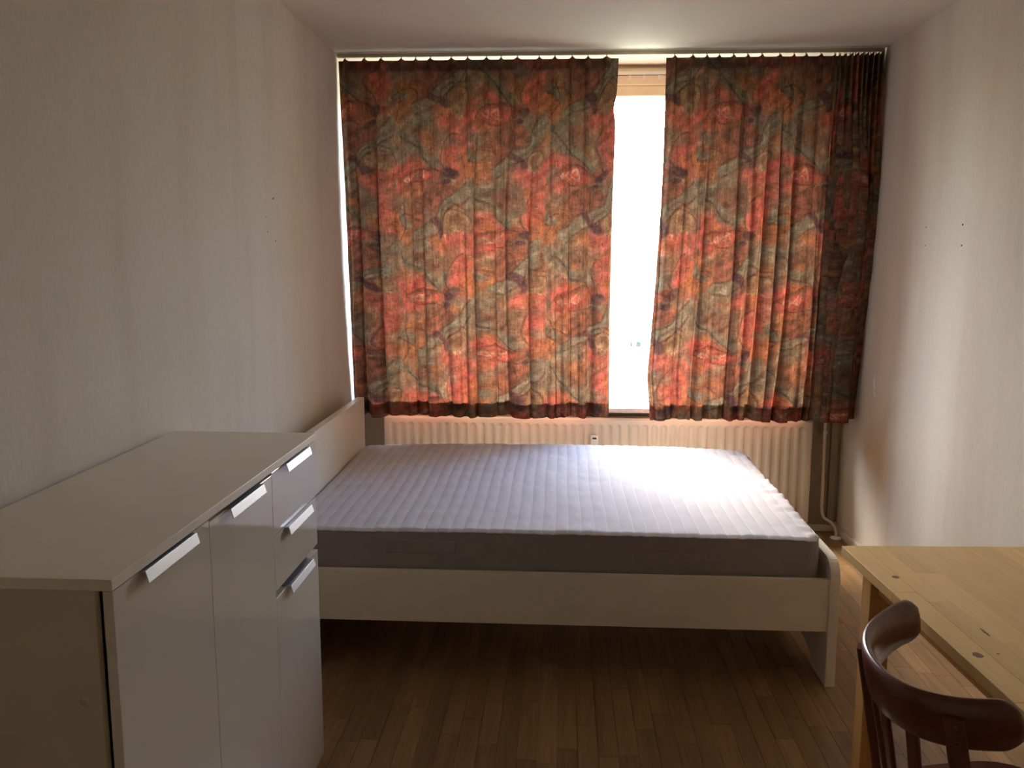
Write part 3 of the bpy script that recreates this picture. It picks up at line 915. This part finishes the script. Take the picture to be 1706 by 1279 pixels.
front('door', y_cut[1], y_cut[2], 0.030, 1.0290, 0)
front('drawer', y_cut[2], y_cut[3], 0.8660, 1.0350, 0)
front('drawer', y_cut[2], y_cut[3], 0.7160, 0.8625, 0)
front('door', y_cut[2], y_cut[3], 0.030, 0.6980, 0)
lathe('screw_cap', [(0.0085, 0.0008), (0.0095, 0.0002), (0.0095, -0.0006)][::-1], M['edge'], cab, 20, (-0.790, CY0 + 0.0036, 0.845), axis='y')

# ------------------------------------------------------------------ table
TR = math.radians(2.5)
TW, TL, TH = 0.715, 1.22, 0.74
# local frame: origin at the far left top corner projected to the floor; x to the wall, y towards the viewer is negative
tab = tag(empty('dining_table', (0.834, 2.506, 0), TR), 'light pine dining table with a square leg beside the right wall', 'table')
bw = [0.062, 0.058, 0.071, 0.055, 0.066, 0.060, 0.068, 0.057, 0.064, 0.073, 0.081]
bw[-1] = TW - sum(bw[:-1])
x = 0.0
for i, w_ in enumerate(bw):
    y = 0.0; first = True
    while y > -TL + 1e-6:
        ln = rng.choice([0.30, 0.42, 0.55, 0.68]) * (rng.uniform(0.4, 1) if first else 1)
        y2 = max(-TL, y - ln)
        if y2 + TL < 0.12: y2 = -TL
        box('plank', x + 0.0001, x + w_ - 0.0001, y2 + 0.0001, y - 0.0001, TH - 0.028, TH, M['pine'], tab, 0.0014 if i == 0 else 0.0, local=True)
        y = y2; first = False
    x += w_
lw = 0.062
for lx in (0.045, TW - 0.045 - lw):
    for ly in (-0.055 - lw, -TL + 0.055):
        box('leg', lx, lx + lw, ly, ly + lw, 0, TH - 0.028, M['pineleg'], tab, 0.003, local=True)
box('apron', 0.068, 0.088, -TL + 0.055 + lw, -0.055 - lw, TH - 0.028 - 0.075, TH - 0.028, M['pineleg'], tab, local=True)
box('apron', TW - 0.088, TW - 0.068, -TL + 0.055 + lw, -0.055 - lw, TH - 0.028 - 0.075, TH - 0.028, M['pineleg'], tab, local=True)
box('apron', 0.045 + lw, TW - 0.045 - lw, -0.095, -0.075, TH - 0.028 - 0.075, TH - 0.028, M['pineleg'], tab, local=True)
box('apron', 0.045 + lw, TW - 0.045 - lw, -TL + 0.075, -TL + 0.095, TH - 0.028 - 0.075, TH - 0.028, M['pineleg'], tab, local=True)
def on_table(u, v):
    dx = (u - 853) / F_PX; dy = -(v - 639.5) / F_PX
    d_ = fw + r2 * dx + u2 * dy
    t = (TH - CAM_H) / d_.z
    p = Vector((0, 0, CAM_H)) + d_ * t
    q = p - Vector((0.834, 2.506, TH))
    return (q.x * math.cos(-TR) - q.y * math.sin(-TR), q.x * math.sin(-TR) + q.y * math.cos(-TR))
for (u, v, ra, rb) in ((1492, 961, 0.010, 0.009), (1641, 1053, 0.022, 0.003), (1629, 1091, 0.013, 0.010), (1663, 1089, 0.003, 0.003)):
    kx, ky = on_table(u, v)
    pl = [(kx + rb * math.cos(2 * math.pi * q / 14) * (1 + 0.2 * math.sin(3 * q)), ky + ra * math.sin(2 * math.pi * q / 14)) for q in range(14)]
    prism('knot', pl, 'z', TH - 0.0005, TH + 0.0003, M['knot'], tab, local=True)

# ------------------------------------------------------------------ chair
CR = math.radians(10)
ch = tag(empty('dining_chair', (0.606, 1.632, 0), CR), 'dark red-brown wooden chair with a curved slatted back, pushed to the table', 'chair')
# local: x forwards (to the table), y left; back apex at x = 0
CZ0, CZ1 = 0.706, 0.806
HALF = 0.252
def lean(z): return (0.80 - z) * 0.20
nb, prof_n = 60, 12
CO = (0.606, 1.632)
bow_w = [(0.822, 1.972), (0.778, 1.938), (0.740, 1.905), (0.697, 1.857), (0.662, 1.809), (0.636, 1.760), (0.616, 1.701), (0.607, 1.640), (0.611, 1.579),
         (0.629, 1.532), (0.656, 1.502), (0.695, 1.482), (0.738, 1.474), (0.785, 1.474), (0.830, 1.478)]
bow = smooth_path([(((x_ - CO[0]) * math.cos(CR) + (y_ - CO[1]) * math.sin(CR)), (-(x_ - CO[0]) * math.sin(CR) + (y_ - CO[1]) * math.cos(CR)), 0) for x_, y_ in bow_w], 40)
bow = np.array([(p.x, p.y) for p in bow])
for _ in range(25): bow[1:-1] = 0.25 * bow[:-2] + 0.5 * bow[1:-1] + 0.25 * bow[2:]
arcl = np.concatenate([[0], np.cumsum(np.hypot(np.diff(bow[:, 0]), np.diff(bow[:, 1])))])
tot = arcl[-1]
def bow_at(s_):
    """point on the outside of the bow and the direction to its inside"""
    p = np.array([np.interp(s_, arcl, bow[:, k]) for k in (0, 1)])
    e = 0.004
    q0 = np.array([np.interp(s_ - e, arcl, bow[:, k]) for k in (0, 1)]); q1 = np.array([np.interp(s_ + e, arcl, bow[:, k]) for k in (0, 1)])
    t_ = (q1 - q0) / np.linalg.norm(q1 - q0)
    return p, np.array((-t_[1], t_[0]))
pv, pf = [], []
st = [0.5 * tot * (1 - math.cos(math.pi * k / nb)) for k in range(nb + 1)]
for s_ in st:
    p_, n_ = bow_at(min(max(s_, 1e-4), tot - 1e-4))
    nxv, nyv = n_
    bx, l = p_ + n_ * 0.0125
    dend = min(s_, tot - s_)
    rr_ = 0.050
    hh = 0.5 * (CZ1 - CZ0) * (math.sqrt(max(0.0, 1 - (1 - min(1, dend / rr_)) ** 2)) * 0.999 + 0.001)
    th = 0.0125 * (0.35 + 0.65 * min(1, dend / 0.012))
    cz_ = (CZ0 + CZ1) / 2
    for k in range(prof_n):
        an = 2 * math.pi * (k + 0.5) / prof_n
        c_, s2 = math.cos(an), math.sin(an)
        ex = 4.0
        q = (abs(c_) ** ex + abs(s2) ** ex) ** (-1 / ex)
        o_ = c_ * q * th; zz = cz_ + s2 * q * hh
        pv.append((bx + nxv * o_ + lean(zz), l + nyv * o_, zz))
for i in range(nb):
    for k in range(prof_n):
        pf.append((i * prof_n + k, i * prof_n + (k + 1) % prof_n, (i + 1) * prof_n + (k + 1) % prof_n, (i + 1) * prof_n + k))
pf.append(tuple(range(prof_n))[::-1]); pf.append(tuple(nb * prof_n + k for k in range(prof_n)))
pmesh('crest_rail', pv, pf, M['chair'], ch, True, local=True)

def plank_strip(name, pts, w, t, mat_, par, ang=0.0, taper=1.0):
    """flat wooden strip through pts; w across, t deep, turned by ang about z"""
    ca_, sa_ = math.cos(ang), math.sin(ang)
    v_, f_ = [], []
    n = len(pts)
    for i, p in enumerate(pts):
        k = 1 + (taper - 1) * i / (n - 1)
        for (dx0, dy0) in ((-t / 2, -w / 2 + 0.003), (-t / 2, w / 2 - 0.003), (-t / 2 + 0.003, w / 2), (t / 2 - 0.003, w / 2), (t / 2, w / 2 - 0.003), (t / 2, -w / 2 + 0.003), (t / 2 - 0.003, -w / 2), (-t / 2 + 0.003, -w / 2)):
            dx0, dy0 = dx0 * k, dy0 * k
            v_.append((p[0] + dx0 * ca_ - dy0 * sa_, p[1] + dx0 * sa_ + dy0 * ca_, p[2]))
    for i in range(n - 1):
        for k in range(8):
            f_.append((i * 8 + k, i * 8 + (k + 1) % 8, (i + 1) * 8 + (k + 1) % 8, (i + 1) * 8 + k))
    f_.append(tuple(range(8))[::-1]); f_.append(tuple((n - 1) * 8 + k for k in range(8)))
    return pmesh(name, v_, f_, mat_, par, False, local=True)

def s_of(x_, y_):
    q_ = ((x_ - CO[0]) * math.cos(CR) + (y_ - CO[1]) * math.sin(CR), -(x_ - CO[0]) * math.sin(CR) + (y_ - CO[1]) * math.cos(CR))
    return arcl[int(np.argmin(np.hypot(bow[:, 0] - q_[0], bow[:, 1] - q_[1])))]
sL, sR = s_of(0.636, 1.760), s_of(0.700, 1.481)
for k_ in range(5):
    s_ = sL + (sR - sL) * k_ / 4
    p_, n_ = bow_at(s_)
    ang = math.atan2(n_[1], n_[0])
    if k_ in (0, 4):
        sg = 1 if k_ == 0 else -1
        c_ = p_ - n_ * 0.001
        pts = []
        for k in range(15):
            z = 0.772 * (1 - k / 14)
            t = 1 - z / 0.79
            xx = c_[0] + (lean(z) if z > 0.45 else lean(0.45) - (0.45 - z) * 0.22)
            pts.append((xx, c_[1] + 0.012 * sg * t, z))
        post = plank_strip('back_post', pts, 0.036, 0.018, M['chair'], ch, ang)
        for zz in (0.756, 0.728):
            o = lathe('screw', [(0.0042, 0.001), (0.0042, -0.0012), (0.002, -0.0022)], M['steel'], None, 10, (0, 0, 0), axis='x')
            o.parent = post
            q_ = c_ - n_ * 0.009
            o.rotation_euler = (0, 0, ang)
            o.location = Vector((q_[0] + lean(zz), q_[1], zz)) - Vector(post.location)
    else:
        c_ = p_ + n_ * 0.011
        pts = [(c_[0] + lean(z), c_[1] * (0.75 + 0.25 * (z - 0.44) / 0.28), z) for z in (0.72, 0.65, 0.58, 0.51, 0.44)]
        plank_strip('back_slat', pts, 0.026, 0.011, M['chair'], ch, ang)
# saddle seat
sp_ = []
for k in range(40):
    an = 2 * math.pi * k / 40
    c_, s2 = math.cos(an), math.sin(an)
    q = (abs(c_) ** 3.6 + abs(s2) ** 3.6) ** (-1 / 3.6)
    sp_.append((0.285 + 0.205 * c_ * q, -0.014 + (0.188 + 0.010 * c_) * s2 * q))
prism('seat', sp_, 'z', 0.428, 0.458, M['chair'], ch, 0.006, local=True)
for sg in (1, -1):
    tube('front_leg', [(0.425, 0.150 * sg, 0.43), (0.435, 0.160 * sg, 0.22), (0.440, 0.168 * sg, 0.0)], [0.019, 0.018, 0.014], M['chair'], ch, 12, local=True)
    tube('stretcher', [(0.085, 0.165 * sg, 0.20), (0.434, 0.161 * sg, 0.20)], 0.010, M['chair'], ch, 10, local=True)
tube('stretcher', [(0.26, -0.163, 0.20), (0.26, 0.163, 0.20)], 0.010, M['chair'], ch, 10, local=True)
